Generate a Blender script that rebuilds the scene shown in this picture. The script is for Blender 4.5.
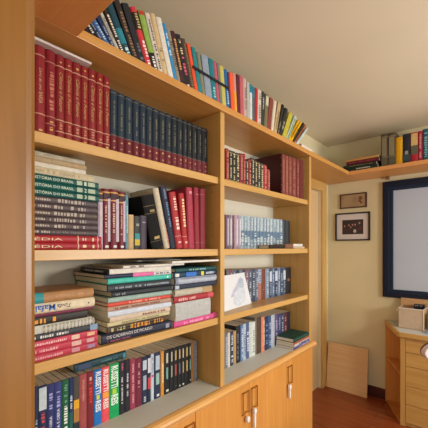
import bpy, math, random
from math import radians, sin, cos, pi
from mathutils import Matrix, Vector

for o in list(bpy.data.objects):
    bpy.data.objects.remove(o, do_unlink=True)
scene = bpy.context.scene
COL = scene.collection
EYE = 1.55                                   # camera height above the floor

# ---------------------------------------------------------------- camera
cam_data = bpy.data.cameras.new('camera')
cam = bpy.data.objects.new('camera', cam_data)
COL.objects.link(cam)
cam.location = (0, 0, EYE)
cam.rotation_euler = (radians(90), 0, radians(41.63 - 90))
cam_data.sensor_width = 36
cam_data.lens = 312.8 / 428 * 36
cam_data.shift_y = 0.0783
cam_data.clip_start = 0.02
scene.camera = cam

# ---------------------------------------------------------------- light and exposure
world = bpy.data.worlds.new('world')
scene.world = world
world.use_nodes = True
world.node_tree.nodes['Background'].inputs[0].default_value = (0.95, 0.95, 0.97, 1)
world.node_tree.nodes['Background'].inputs[1].default_value = 1.25

def area(name, loc, target, size, size_y, power, col):
    d = bpy.data.lights.new(name, 'AREA')
    d.shape = 'RECTANGLE'; d.size = size; d.size_y = size_y
    d.energy = power; d.color = col
    o = bpy.data.objects.new(name, d); COL.objects.link(o)
    o.location = loc
    o.rotation_euler = (Vector(target) - Vector(loc)).to_track_quat('-Z', 'Y').to_euler()
    return o
area('window_light', (3.0, -2.6, 1.45), (1.4, 1.2, 1.2), 1.7, 1.5, 84, (0.97, 0.99, 1.0))
def fill_point(name, loc, radius, power, col):
    d = bpy.data.lights.new(name, 'POINT'); d.shadow_soft_size = radius; d.energy = power; d.color = col
    o = bpy.data.objects.new(name, d); COL.objects.link(o); o.location = loc
    return o
fill_point('bounce_fill_light', (1.7, -1.6, 1.75), 0.2, 92, (1.0, 0.96, 0.87))  # added unseen fill, brightens the ceiling and upper shelves; no lamp hangs here

scene.view_settings.view_transform = 'Standard'
scene.view_settings.look = 'None'
scene.view_settings.gamma = 1
scene.view_settings.exposure = 0.0
scene.view_settings.use_curve_mapping = False

# ---------------------------------------------------------------- materials
def lin(c):
    c /= 255
    return c / 12.92 if c <= 0.04045 else ((c + 0.055) / 1.055) ** 2.4
def rgb(h):
    return (lin(int(h[0:2], 16)), lin(int(h[2:4], 16)), lin(int(h[4:6], 16)), 1)
MATS = {}
def M(h, rough=0.5, var=0.10, scale=60, metal=0.0):
    """painted, printed or cloth surface: one colour with a faint wear noise"""
    k = (h, rough, var, scale, metal)
    if k in MATS: return MATS[k]
    m = bpy.data.materials.new('surface_' + h); m.use_nodes = True
    nt = m.node_tree; b = nt.nodes['Principled BSDF']
    tc = nt.nodes.new('ShaderNodeTexCoord'); n = nt.nodes.new('ShaderNodeTexNoise')
    n.inputs['Scale'].default_value = scale; n.inputs['Detail'].default_value = 3
    nt.links.new(tc.outputs['Object'], n.inputs['Vector'])
    r = nt.nodes.new('ShaderNodeValToRGB')
    c = rgb(h)
    r.color_ramp.elements[0].position = 0.3; r.color_ramp.elements[1].position = 0.7
    r.color_ramp.elements[0].color = tuple(max(0, v * (1 - var)) for v in c[:3]) + (1,)
    r.color_ramp.elements[1].color = tuple(min(1, v * (1 + var)) for v in c[:3]) + (1,)
    nt.links.new(n.outputs['Fac'], r.inputs['Fac'])
    nt.links.new(r.outputs['Color'], b.inputs['Base Color'])
    b.inputs['Roughness'].default_value = rough; b.inputs['Metallic'].default_value = metal
    if metal == 0: b.inputs['Specular IOR Level'].default_value = 0.28
    MATS[k] = m
    return m
def WOOD(name, h1, h2, axis='Z', rough=0.35, scale=1.0, planks=None):
    k = (name, axis)
    if k in MATS: return MATS[k]
    m = bpy.data.materials.new(name); m.use_nodes = True
    nt = m.node_tree; b = nt.nodes['Principled BSDF']
    tc = nt.nodes.new('ShaderNodeTexCoord'); mp = nt.nodes.new('ShaderNodeMapping')
    s = {'X': (0.9, 14, 14), 'Y': (14, 0.9, 14), 'Z': (14, 14, 0.9)}[axis]
    mp.inputs['Scale'].default_value = tuple(v * scale for v in s)
    nt.links.new(tc.outputs['Object'], mp.inputs['Vector'])
    n = nt.nodes.new('ShaderNodeTexNoise'); n.inputs['Scale'].default_value = 2.2
    n.inputs['Detail'].default_value = 6; n.inputs['Distortion'].default_value = 0.6
    nt.links.new(mp.outputs['Vector'], n.inputs['Vector'])
    r = nt.nodes.new('ShaderNodeValToRGB')
    r.color_ramp.elements[0].position = 0.32; r.color_ramp.elements[1].position = 0.68
    r.color_ramp.elements[0].color = rgb(h1); r.color_ramp.elements[1].color = rgb(h2)
    nt.links.new(n.outputs['Fac'], r.inputs['Fac'])
    col = r.outputs['Color']
    if planks:
        br = nt.nodes.new('ShaderNodeTexBrick')
        br.inputs['Color1'].default_value = (1, 1, 1, 1); br.inputs['Color2'].default_value = (0.86, 0.84, 0.82, 1)
        br.inputs['Mortar'].default_value = (0.25, 0.2, 0.2, 1)
        br.inputs['Scale'].default_value = 1; br.inputs['Mortar Size'].default_value = 0.002
        br.inputs['Brick Width'].default_value = planks[0]; br.inputs['Row Height'].default_value = planks[1]
        mp2 = nt.nodes.new('ShaderNodeMapping'); mp2.inputs['Rotation'].default_value = (0, 0, radians(planks[2]))
        nt.links.new(tc.outputs['Object'], mp2.inputs['Vector']); nt.links.new(mp2.outputs['Vector'], br.inputs['Vector'])
        mx = nt.nodes.new('ShaderNodeMixRGB'); mx.blend_type = 'MULTIPLY'; mx.inputs['Fac'].default_value = 0.8
        nt.links.new(col, mx.inputs['Color1']); nt.links.new(br.outputs['Color'], mx.inputs['Color2'])
        col = mx.outputs['Color']
    nt.links.new(col, b.inputs['Base Color'])
    b.inputs['Roughness'].default_value = rough
    MATS[k] = m
    return m

PLASTER = M('D3C7A0', 0.9, 0.03, 3)
CEIL = M('DCD2B8', 0.95, 0.02, 2)
OAK = ('B88E4A', 'C79C5A')
wood_x = WOOD('oak_veneer', *OAK, axis='X')
wood_y = WOOD('oak_veneer', *OAK, axis='Y')
wood_z = WOOD('oak_veneer', *OAK, axis='Z')
ledge_x = WOOD('ledge_oak', 'B88240', 'C4904C', axis='X')
door_z = WOOD('oak_door', 'C4863E', 'D2944A', axis='Z')
orange_z = WOOD('varnished_frame', '7A5020', '8A5E2A', axis='Z', rough=0.3)
orange_y = WOOD('varnished_shelf', 'CA8A4A', 'D6985A', axis='Y', rough=0.35)
floor_m = WOOD('floor_boards', '7A3A1C', '924A26', axis='Y', rough=0.2, planks=(1.6, 0.14, 90))
PALE = M('D4CDB9', 0.7, 0.03, 4)
LAMINATE = M('CCCEC6', 0.45, 0.03, 8)
PAGE = M('DDD2B8', 0.9, 0.08, 90)

# ---------------------------------------------------------------- mesh helpers
class MB:
    def __init__(self): self.v = []; self.f = []
    def box(self, a, b, mat=None):
        i = len(self.v)
        P = [(x, y, z) for z in (a[2], b[2]) for y in (a[1], b[1]) for x in (a[0], b[0])]
        if mat is not None: P = [tuple(mat @ Vector(p)) for p in P]
        self.v += P
        self.f += [tuple(i + k for k in q) for q in ((0, 2, 3, 1), (4, 5, 7, 6), (0, 1, 5, 4), (2, 6, 7, 3), (0, 4, 6, 2), (1, 3, 7, 5))]
        return self
    def prism(self, poly, lo, hi, axis='z', mat=None):
        """extrude a 2-D outline (counter-clockwise) from lo to hi along an axis"""
        i = len(self.v); n = len(poly)
        def mk(p, t): return {'z': (p[0], p[1], t), 'x': (t, p[0], p[1]), 'y': (p[0], t, p[1])}[axis]
        P = [mk(p, lo) for p in poly] + [mk(p, hi) for p in poly]
        if mat is not None: P = [tuple(mat @ Vector(p)) for p in P]
        self.v += P
        self.f.append(tuple(i + k for k in range(n))[::-1]); self.f.append(tuple(i + n + k for k in range(n)))
        for k in range(n):
            l = (k + 1) % n
            self.f.append((i + k, i + l, i + n + l, i + n + k))
        return self
    def tube(self, pts, r, seg=8):
        pts = [Vector(p) for p in pts]; i0 = len(self.v)
        for k, p in enumerate(pts):
            d = (pts[min(k + 1, len(pts) - 1)] - pts[max(k - 1, 0)]).normalized()
            a = d.orthogonal().normalized() if k == 0 else (a - d * a.dot(d)).normalized()
            b = d.cross(a)
            for s in range(seg):
                t = 2 * pi * s / seg
                self.v.append(tuple(p + a * (r * cos(t)) + b * (r * sin(t))))
        for k in range(len(pts) - 1):
            for s in range(seg):
                q = (s + 1) % seg
                self.f.append((i0 + k * seg + s, i0 + k * seg + q, i0 + (k + 1) * seg + q, i0 + (k + 1) * seg + s))
        self.f.append(tuple(i0 + s for s in range(seg))[::-1])
        e = i0 + (len(pts) - 1) * seg
        self.f.append(tuple(e + s for s in range(seg)))
        return self
    def build(self, name, mat, parent=None, bevel=0, smooth=False):
        me = bpy.data.meshes.new(name); me.from_pydata(self.v, [], self.f); me.update()
        import bmesh
        bm = bmesh.new(); bm.from_mesh(me); bmesh.ops.recalc_face_normals(bm, faces=bm.faces[:])
        if bevel:
            bmesh.ops.bevel(bm, geom=bm.edges[:], offset=bevel, segments=2, affect='EDGES', profile=0.5)
        bm.to_mesh(me); bm.free()
        if smooth:
            for p in me.polygons: p.use_smooth = True
        me.materials.append(mat)
        o = bpy.data.objects.new(name, me); COL.objects.link(o)
        if parent is not None: o.parent = parent
        return o
def tag(o, label=None, cat=None, group=None, kind=None):
    if label:
        n = len(label.split())
        if not 4 <= n <= 16: print('LABEL LENGTH', n, label)
        o['label'] = label
    if cat: o['category'] = cat
    if group: o['group'] = group
    if kind: o['kind'] = kind
    return o
def empty(name, loc, rot=(0, 0, 0)):
    o = bpy.data.objects.new(name, None); COL.objects.link(o)
    o.empty_display_size = 0.05; o.location = loc; o.rotation_euler = rot
    return o
def structure(name, mb, mat, **k):
    return tag(mb.build(name, mat, **k), kind='structure')
def text_mesh(body, size, mat, parent, matrix, shear=0.0, fit=None, bold=0.0):
    """lettering as a mesh of its own; fit = (length, height) it is scaled to"""
    cu = bpy.data.curves.new('title', 'FONT'); cu.body = body; cu.size = size; cu.shear = shear
    cu.align_x = 'CENTER'; cu.align_y = 'CENTER'; cu.offset = bold; cu.resolution_u = 2
    t = bpy.data.objects.new('tmp', cu); COL.objects.link(t)
    dg = bpy.context.evaluated_depsgraph_get()
    me = bpy.data.meshes.new_from_object(t.evaluated_get(dg))
    bpy.data.objects.remove(t, do_unlink=True)
    xs = [v.co.x for v in me.vertices]; ys = [v.co.y for v in me.vertices]
    cx, cy = (max(xs) + min(xs)) / 2, (max(ys) + min(ys)) / 2
    sx = sy = 1
    if fit: sx = fit[0] / (max(xs) - min(xs)); sy = fit[1] / (max(ys) - min(ys))
    for v in me.vertices: v.co = matrix @ Vector(((v.co.x - cx) * sx, (v.co.y - cy) * sy, 0))
    me.materials.clear(); me.materials.append(mat)
    me.name = 'title'
    o = bpy.data.objects.new('title', me); COL.objects.link(o); o.parent = parent
    return o

# ---------------------------------------------------------------- the book
# local frame: spine is the plane y = 0 facing -Y, x = thickness, z = height, y = depth
def spine_matrix(th, z, down=False, y=-0.0011):
    """text plane on the spine centred at height z, reading up (or down)"""
    if down: X, Y = Vector((0, 0, -1)), Vector((1, 0, 0))
    else:    X, Y = Vector((0, 0, 1)), Vector((-1, 0, 0))
    Z = X.cross(Y)
    m = Matrix((X, Y, Z)).transposed().to_4x4()
    m.translation = Vector((th / 2, y, z))
    return m
def deco_on(root, th, h, deco, rng, Y1=.0035):
    for dd in deco:
        k = dd[0]
        if k == 'band':                       # ('band', colour, (z0, z1), ...)
            for z0, z1 in dd[2:]:
                q = 0.0005
                MB().prism([(-q, Y1 + .002), (-q, Y1 - q), (th * .14, Y1 * .35 - q), (th * .35, -q), (th * .65, -q), (th * .86, Y1 * .35 - q),
                            (th + q, Y1 - q), (th + q, Y1 + .002)], z0 * h, z1 * h).build('spine_band', M(dd[1], 0.45), root)
        elif k == 'panel':                    # ('panel', colour, z0, z1, x0, x1)
            MB().box((dd[4] * th, -0.0009, dd[2] * h), (dd[5] * th, 0.002, dd[3] * h)).build('label_or_lit_panel', M(dd[1], 0.5), root)
        elif k == 'marks':                    # ('marks', colour, z0, z1, x0, x1): small lettering
            mb = MB(); z = dd[2] * h; step = th * (dd[5] - dd[4])
            while z < dd[3] * h:
                w = rng.uniform(0.25, 0.75) * step
                if rng.random() > 0.16:
                    a = dd[4] * th + rng.uniform(0, 0.25) * step; b = dd[5] * th - rng.uniform(0, 0.12) * step
                    mb.box((a, -0.0012, z), (b, -0.0002, min(z + w, dd[3] * h)))
                z += w + 0.3 * step
            if len(mb.v) == 16: mb.v = mb.v[:8]; mb.f = mb.f[:6]
            if mb.v: mb.build('lettering', M(dd[1], 0.5), root)
        elif k == 'text':                     # ('text', colour, body, z0, z1, x0, x1, down, shear)
            zc = (dd[3] + dd[4]) / 2 * h; xc = (dd[5] + dd[6]) / 2
            m = spine_matrix(th, zc, dd[7]); m.translation.x = th * xc
            text_mesh(dd[2], 1, M(dd[1], 0.45, 0.02), root, m, shear=dd[8] if len(dd) > 8 else 0,
                      fit=((dd[4] - dd[3]) * h, (dd[6] - dd[5]) * th), bold=dd[9] if len(dd) > 9 else 0.01)
def book_mesh(root, th, h, d, colour, deco=(), hard=True, pages=PAGE, rng=random, rough=0.5):
    c = min(0.0022 if hard else 0.0009, th * 0.14)
    over = 0.003 if hard else 0.0005
    y1 = (min(0.0075, th * .22) if hard else .003) if th > 0.012 else 0.0015
    poly = [(0, d), (0, y1), (th * .14, y1 * .35), (th * .35, 0), (th * .65, 0), (th * .86, y1 * .35), (th, y1), (th, d),
            (th - c, d), (th - c, y1 + .002), (c, y1 + .002), (c, d)]
    MB().prism(poly, 0, h).build('cover', M(colour, rough, 0.12), root)
    MB().box((c, y1 + .002, over), (th - c, d - over * 1.3, h - over)).build('pages', pages, root)
    deco_on(root, th, h, deco, rng, y1)
RNG = random.Random(7)
def upright_book(x0, th, h, ang, Y, Z, d, colour, label, group, deco=(), hard=True, name='book', gap=0.0006, pages=PAGE, rough=0.5):
    """ang > 0 leans to the right; the lower corner stands on the board"""
    r = empty(name, (x0, Y, Z), (0, ang, 0))
    t = th - gap
    if ang > 0:                               # stands on its right lower corner
        r.location.x = x0 + th / math.cos(ang) - t * math.cos(ang)
        r.location.z = Z + t * math.sin(ang)
    book_mesh(r, t, h, d, colour, deco, hard, pages, RNG, rough)
    return tag(r, label, 'book', group)
def lying_book(xL, xR, Yf, z0, z1, d, colour, label, group, deco=(), hard=True, name='book', turn=0.0, pages=PAGE):
    """flat on its side, spine towards the room, top of the book to the right"""
    r = empty(name, (xL, Yf, z1 - 0.0004), (0, pi / 2, 0))
    if turn: r.rotation_euler = (Matrix.Rotation(turn, 3, 'Z') @ Matrix.Rotation(pi / 2, 3, 'Y')).to_euler()
    book_mesh(r, z1 - z0 - 0.0006, xR - xL, d, colour, deco, hard, pages, RNG)
    return tag(r, label, 'book', group)
def side_book(xL, xR, Yf, z0, z1, d, colour, label, group, deco=(), name='book', pages=PAGE, hard=True):
    """flat on its side, spine on the left end, open edges towards the room"""
    m = Matrix.Rotation(pi / 2, 3, 'Y')
    m = Matrix.Rotation(-pi / 2, 3, 'Z') @ m    # spine to -X
    r = empty(name, (xL, Yf + d, z1 - 0.0004)); r.rotation_euler = m.to_euler()
    book_mesh(r, z1 - z0 - 0.0006, d, xR - xL, colour, deco, hard, pages, RNG)
    return tag(r, label, 'book', group)
ORD = ['first', 'second', 'third', 'fourth', 'fifth', 'sixth', 'seventh', 'eighth', 'ninth', 'tenth', 'eleventh', 'twelfth',
       'thirteenth', 'fourteenth', 'fifteenth', 'sixteenth', 'seventeenth', 'eighteenth', 'nineteenth', 'twentieth']
def ordinal(i, n, left='left', right='right'):
    """counted from the nearer end"""
    if i == 0: return left + 'most'
    if i == n - 1: return right + 'most'
    return (ORD[i] + ' from the ' + left) if i < n / 2 else (ORD[n - 1 - i] + ' from the ' + right)

# ================================================================ THE ROOM
Z = lambda dz: EYE + dz                       # heights are noted relative to eye level
FAR = 3.55; WALL_Y = 1.41; CEIL_Z = EYE + 1.15
structure('floor', MB().box((-1.2, -3.4, -0.05), (FAR + 0.1, WALL_Y + 0.1, 0)), floor_m)
structure('ceiling', MB().box((-1.2, -3.4, CEIL_Z), (FAR + 0.1, WALL_Y + 0.1, CEIL_Z + 0.06)), CEIL)
DX0, DX1, DTOP = 2.62, 3.36, 2.17
w = MB()
w.box((-0.10, WALL_Y, 0), (DX0, WALL_Y + 0.1, CEIL_Z)); w.box((DX1, WALL_Y, 0), (FAR + 0.1, WALL_Y + 0.1, CEIL_Z))
w.box((DX0, WALL_Y, DTOP), (DX1, WALL_Y + 0.1, CEIL_Z))
structure('wall_back', w, PLASTER)
structure('wall_right', MB().box((FAR, -3.4, 0), (FAR + 0.1, WALL_Y, CEIL_Z)), PLASTER)
structure('wall_left', MB().box((-0.10, 0.555, 0), (0.15, WALL_Y, CEIL_Z)), PLASTER)
# wooden lining of the doorway the camera stands in, with its rounded edge
lin_poly = [(-0.12, 0.53), (0.166, 0.53), (0.174, 0.532), (0.180, 0.537), (0.1835, 0.547), (0.1835, 0.600), (0.150, 0.600), (0.150, 0.555), (-0.12, 0.555)]
structure('trim_1', MB().prism(lin_poly, 0, CEIL_Z - 0.001), orange_z)
dr = structure('door_1', MB().box((DX0 + 0.003, WALL_Y + 0.03, 0.006), (DX1 - 0.003, WALL_Y + 0.07, DTOP - 0.003)), M('C9A97C', 0.55, 0.03, 3))
structure('trim_2', MB().box((DX0 - 0.11, WALL_Y - 0.018, 0), (DX0, WALL_Y, DTOP + 0.1)).box((DX1, WALL_Y - 0.018, 0), (DX1 + 0.115, WALL_Y, DTOP + 0.1))
          .box((DX0, WALL_Y - 0.018, DTOP), (DX1, WALL_Y, DTOP + 0.1)), wood_z)
dark_wood = WOOD('dark_skirting', '451C16', '562620', axis='Y', rough=0.4)
structure('baseboard_right', MB().box((FAR - 0.014, -3.0, 0), (FAR, WALL_Y - 0.02, 0.105)), dark_wood)
structure('baseboard_back', MB().box((DX1 + 0.116, WALL_Y - 0.014, 0), (FAR - 0.015, WALL_Y, 0.105)), dark_wood)

# ================================================================ THE FITTED BOOKCASE
BX0, DV0, DV1, EX0, EX1 = 0.152, 1.2556, 1.2886, 2.330, 2.364
SF = 1.085                                    # front of the shelves
S = {0: Z(.372), 1: Z(-.008), 2: Z(-.371)}
TOP = Z(-.738); LEDGE_TOP = Z(.752); TH = 0.035
case = tag(empty('bookcase', (BX0, WALL_Y, TOP)), 'tall light oak fitted bookcase with two bays of full shelves above the worktop', 'bookcase')
def part(name, mb, mat, parent, **k):
    o = mb.build(name, mat, parent, **k)
    o.matrix_parent_inverse = Matrix.Translation(parent.location).inverted()
    return o
part('side_panel', MB().box((BX0, 1.09, TOP), (BX0 + 0.03, 1.395, LEDGE_TOP - TH)), wood_z, case)
dv = part('divider', MB().box((DV0, 1.070, TOP), (DV1, 1.395, LEDGE_TOP - TH)), wood_z, case, bevel=0.0015)
part('side_panel', MB().box((EX0, 1.070, TOP), (EX1, 1.395, LEDGE_TOP - TH)), wood_z, case, bevel=0.0015)
part('back_panel', MB().box((BX0, 1.395, TOP), (EX1, 1.409, LEDGE_TOP - TH)), PALE, case)
for k in range(3):
    z = S[k]
    part('shelf', MB().box((BX0 + 0.03, SF, z - TH), (DV0, 1.395, z)), wood_x, case, bevel=0.0015)
    part('shelf', MB().box((DV1, SF, z - TH), (EX0, 1.395, z)), wood_x, case, bevel=0.0015)
for (py, pz) in ((1.13, Z(.128)), (1.13, Z(.062)), (1.13, Z(.30)), (1.13, Z(-.11))):
    h = MB().prism([(py + .003 * cos(a * pi / 4), pz + .003 * sin(a * pi / 4)) for a in range(8)], DV0 - 0.0006, DV0, axis='x')
    part('pin_hole', h, M('3A2A18'), case)
ledge = tag(part('ledge_shelf', MB().box((0.152, 1.055, LEDGE_TOP - TH), (FAR - 0.002, WALL_Y - 0.002, LEDGE_TOP)), ledge_x, empty('tmp', (0, 0, 0)), bevel=0.002),
            'long oak ledge board running above the bookcase towards the far wall', 'shelf')
p = ledge.parent; ledge.parent = None; bpy.data.objects.remove(p)
over = MB().box((0.152, -0.6, LEDGE_TOP - TH), (0.487, 1.0535, LEDGE_TOP)).build('overhead_shelf', orange_y, bevel=0.002)
tag(over, 'orange varnished overhead shelf crossing above the doorway at top left', 'shelf')
fs = MB().box((3.195, -1.6, LEDGE_TOP - TH), (FAR - 0.002, 1.0535, LEDGE_TOP)).build('wall_shelf', orange_y, bevel=0.002)
tag(fs, 'high oak shelf on the far wall above the navy framed board', 'shelf')
# little bracket under the far shelf
b = MB().box((3.50, .775, LEDGE_TOP - TH - .028), (FAR - 0.001, .80, LEDGE_TOP - TH)).build('hanging_bracket', M('8A6A48', .4, metal=.6))
tag(b, 'small brown hanging bracket under the far shelf above the navy frame', 'bracket')

# worktop with rounded wooden nosing
wt = tag(empty('worktop', (BX0, 1.05, TOP)), 'grey laminate worktop with rounded oak edge running under both bookcase bays', 'worktop')
part('top_board', MB().box((BX0, 1.070, TOP - 0.03), (2.362, 1.408, TOP)), LAMINATE, wt)
nose = [(y + .018, z) for y, z in ((1.052, TOP - .042), (1.052, TOP), (1.040, TOP + .0005), (1.026, TOP - .003), (1.017, TOP - .011), (1.014, TOP - .021), (1.017, TOP - .032), (1.026, TOP - .040), (1.036, TOP - .042))]
part('edge_nosing', MB().prism(nose, BX0, 2.382, axis='x'), WOOD('oak_nosing', 'CF9A58', 'DDAA66', axis='X', rough=0.16), wt)
part('edge_nosing', MB().box((2.362, 1.070, TOP - .042), (2.382, 1.408, TOP)), wood_y, wt)
# base cabinet with its doors
bc = tag(empty('base_cabinet', (BX0, 1.08, 0)), 'long low oak cabinet with flat doors under the grey worktop', 'cabinet')
part('carcass', MB().box((BX0, 1.087, 0.08), (2.368, 1.408, TOP - .031)), wood_z, bc)
part('plinth', MB().box((BX0, 1.11, 0), (2.37, 1.40, 0.08)), dark_wood, bc)
part('top_rail', MB().box((BX0, 1.074, TOP - .068), (2.368, 1.0865, TOP - .043)), M('D9C49A', .5), bc)
seams = [0.18, 0.621, 1.063, 1.506, 1.946, 2.368]
handle_x = {1: 1.020, 2: 1.463, 3: 1.549, 4: 1.988}
brass = M('B07A34', 0.3, 0.05, 60, 0.9)
for k in range(5):
    a, c = seams[k] + .0015, seams[k + 1] - .0015
    d = part('door', MB().box((a, 1.062, 0.085), (c, 1.086, TOP - .055)), door_z, bc, bevel=0.002)
    if k in handle_x:
        hx = handle_x[k]; hz1 = TOP - .092; hz0 = hz1 - .125; y = 1.053; hw = .028
        pts = [(hx - hw, 1.062, hz1), (hx - hw, y, hz1), (hx + hw, y, hz1), (hx + hw, y, hz0), (hx, y, hz0 + .014), (hx - hw, y, hz0), (hx - hw, y, hz1)]
        h = MB().tube(pts, .0034, 6).tube([(hx + hw, 1.062, hz1), (hx + hw, y, hz1)], .003, 6).tube([(hx - hw, 1.062, hz0), (hx - hw, y, hz0)], .003, 6).build('handle', brass, d)
# white plastic child locks hanging on the handles
white_p = M('E4E0DA', 0.35, 0.02)
def child_lock(x, z, ln, label):
    r = empty('child_lock', (x, 1.044, z))
    n = 14
    def disc(cx, cz, rx, rz): return [(cx + rx * cos(2 * pi * k / n), cz + rz * sin(2 * pi * k / n)) for k in range(n)]
    MB().prism([(0 + .013 * cos(2 * pi * k / n), -.012 + .018 * sin(2 * pi * k / n)) for k in range(n)], -.009, .009, axis='y').build('lock_head', white_p, r, bevel=.002, smooth=True)
    if ln > .03:
        MB().prism([(-.008, -.026), (-.0065, -ln), (-.003, -ln - .006), (.003, -ln - .006), (.0065, -ln), (.008, -.026)], -.006, .006, axis='y').build('lock_tongue', white_p, r, bevel=.0015)
    tag(r, label, 'child lock', 'white locks on the cabinet handles')
child_lock(1.466, TOP - .232, .028, 'round white plastic lock on the leftmost brass handle in view')
child_lock(1.535, TOP - .212, .105, 'long white plastic lock on the brass handle right of the round lock')
child_lock(1.962, TOP - .214, .085, 'long white plastic lock on the brass handle nearest the floor opening')

# ================================================================ FAR WALL
nv = tag(empty('framed_board', (3.52, -.03, EYE)), 'large pale blue-grey board in a wide navy frame on the far wall', 'board')
y0, y1, z0, z1 = -0.90, .832, Z(-.499), Z(.665)
navy = M('16243A', 0.35, .1)
fr = MB()
fw = .096
def frame_ring(y0, y1, z0, z1, fw, xb, xf, inner=0.0):
    m = MB()
    m.box((xf, y0, z1 - fw), (xb, y1, z1)); m.box((xf, y0, z0), (xb, y1, z0 + fw * .85))
    m.box((xf, y1 - fw, z0 + fw * .85), (xb, y1, z1 - fw)); m.box((xf, y0, z0 + fw * .85), (xb, y0 + fw, z1 - fw))
    return m
part('frame', frame_ring(y0, y1, z0, z1, fw, 3.548, 3.512), navy, nv, bevel=.004)
part('inner_lip', frame_ring(y0 + .012, y1 - .012, z0 + .012, z1 - .012, .045, 3.512, 3.500), M('111A2C', .35), nv, bevel=.003)
part('board_surface', MB().box((3.53, y0 + fw - .004, z0 + .07), (3.546, y1 - fw + .004, z1 - fw + .004)), M('AEB6C2', 0.35, .02, 3), nv)

pf = tag(empty('wall_plaque', (3.54, 1.12, Z(.5))), 'small brown framed tan plaque with a dark crest, above the black framed photo', 'plaque')
tilt = Matrix.Translation((0, 1.126, Z(.506))) @ Matrix.Rotation(radians(-.5), 4, 'X') @ Matrix.Translation((0, -1.126, -Z(.506)))
part('frame', MB().box((3.528, .987, Z(.575)), (3.548, 1.265, Z(.586))).box((3.528, .987, Z(.428)), (3.548, 1.265, Z(.439))).box((3.528, .987, Z(.439)), (3.548, .998, Z(.575))).box((3.528, 1.254, Z(.439)), (3.548, 1.265, Z(.575))), M('4A2C20', .4), pf)
part('plate', MB().box((3.536, .997, Z(.438)), (3.546, 1.255, Z(.576))), M('9A8262', .45, .15, 12), pf)
cr = MB()
for (cy, cz, rr) in ((1.05, .53, .020), (1.058, .50, .014), (1.043, .482, .012)):
    cr.prism([(cy + rr * cos(k * pi / 5), Z(cz) + rr * sin(k * pi / 5)) for k in range(10)], 3.5345, 3.5365, axis='x')
part('crest', cr, M('6E4A30', .5), pf)

ph = tag(empty('framed_photo', (3.54, 1.135, Z(.23))), 'black framed photograph with wide white mat below the small brown plaque', 'picture')
y0, y1, z0, z1 = .955, 1.314, Z(.075), Z(.378)
m = MB(); q = .014
m.box((3.524, y0, z1 - q), (3.548, y1, z1)).box((3.524, y0, z0), (3.548, y1, z0 + q)).box((3.524, y0, z0 + q), (3.548, y0 + q, z1 - q)).box((3.524, y1 - q, z0 + q), (3.548, y1, z1 - q))
part('frame', m, M('241A1C', .35), ph)
part('mat', MB().box((3.538, y0 + q, z0 + q), (3.546, y1 - q, z1 - q)), M('C9C2BE', .8, .02), ph)
part('photograph', MB().box((3.5365, 1.022, Z(.144)), (3.5385, 1.240, Z(.302))), M('3A302E', .5, .25, 25), ph)
for nm, colr, spots in (('printed_face', 'AA8078', ((1.215, .235, .012), (1.170, .243, .013), (1.150, .220, .012), (1.130, .245, .013), (1.104, .248, .014), (1.06, .262, .016))),
                        ('printed_clothes', 'B8A8A4', ((1.108, .178, .026),)),
                        ('printed_dress', '5A2C30', ((1.055, .205, .030), (1.165, .195, .014)))):
    for cy, cz, rr in spots:
        g = MB().prism([(cy + rr * .6 * cos(k * pi / 5), Z(cz) + rr * .75 * sin(k * pi / 5)) for k in range(10)], 3.5350, 3.5367, axis='x')
        part(nm, g, M(colr, .5), ph)

# pale board leaning on the far wall
r = empty('leaning_panel', (3.445, 1.174, 0.0))
th_l = math.atan2(.062, .49)
r.rotation_euler = (0, th_l * .92, radians(0))
MB().box((0, -.212, .0), (.022, .212, .49)).build('panel', WOOD('pale_birch', 'D4A974', 'DFB886', axis='Y', rough=.5), r, bevel=.0015)
tag(r, 'square pale wooden panel leaning on the far wall beside the door', 'panel')

# ================================================================ DRAWER CABINET, far right
CT = .812
dc = tag(empty('drawer_cabinet', (3.05, .0, 0)), 'oak drawer cabinet with white top and angled open corner shelf, at the right', 'cabinet')
FX = 3.130
part('side_panel', MB().box((FX, .580, .0), (FAR - .016, .600, CT - .035)), wood_z, dc)
part('back_panel', MB().box((FAR - .034, .600, .0), (FAR - .016, .806, CT - .035)), door_z, dc)
part('carcass', MB().box((FX + .02, -1.2, .0), (FAR - .016, .579, CT - .035)), wood_z, dc)
tri = [(FX + .005, .6005), (FAR - .035, .6005), (FAR - .035, .796)]
for z in (0.0, .435, CT - .055):
    part('corner_shelf', MB().prism(tri, z, z + .018), WOOD('corner_oak', 'B9783C', 'C78748', axis='Y'), dc)
zs = [(.035, .189), (.1925, .350), (.3535, .519), (.5225, .641), (.6445, .745)]
for a, b_ in zs:
    for (ya, yb) in ((-.10, .561), (-.74, -.103)):
        part('drawer', MB().box((FX, ya, a), (FX + .019, yb, b_)), wood_y, dc, bevel=.002)
part('front_stile', MB().box((FX, .563, .0), (FX + .019, .5795, CT - .035)).box((FX, -1.2, .748), (FX + .019, .5625, CT - .036)), wood_z, dc)
topp = [(FX - .03, -1.2), (FAR - .002, -1.2), (FAR - .002, .812), (FAR - .02, .812), (FX - .03, .60)]
ws = [(FX - .012, -1.2), (FAR - .003, -1.2), (FAR - .003, .796), (FX - .012, .600)]
cw = tag(empty('cabinet_top', (3.3, -.2, CT)), 'white laminate top with oak edge on the drawer cabinet', 'worktop')
part('top_board', MB().prism(ws, CT - .034, CT), M('BFC6C8', .4, .02), cw)
part('edge_strip', MB().box((FX - .034, -1.2, CT - .036), (FX - .012, .602, CT + .001)), wood_y, cw, bevel=.003)
part('edge_strip', MB().prism([(FX - .034, .6025), (FX - .012, .6005), (FAR - .003, .7965), (FAR - .003, .820), (FX - .034 + .010, .622)], CT - .036, CT + .001), wood_x, cw)

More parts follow.
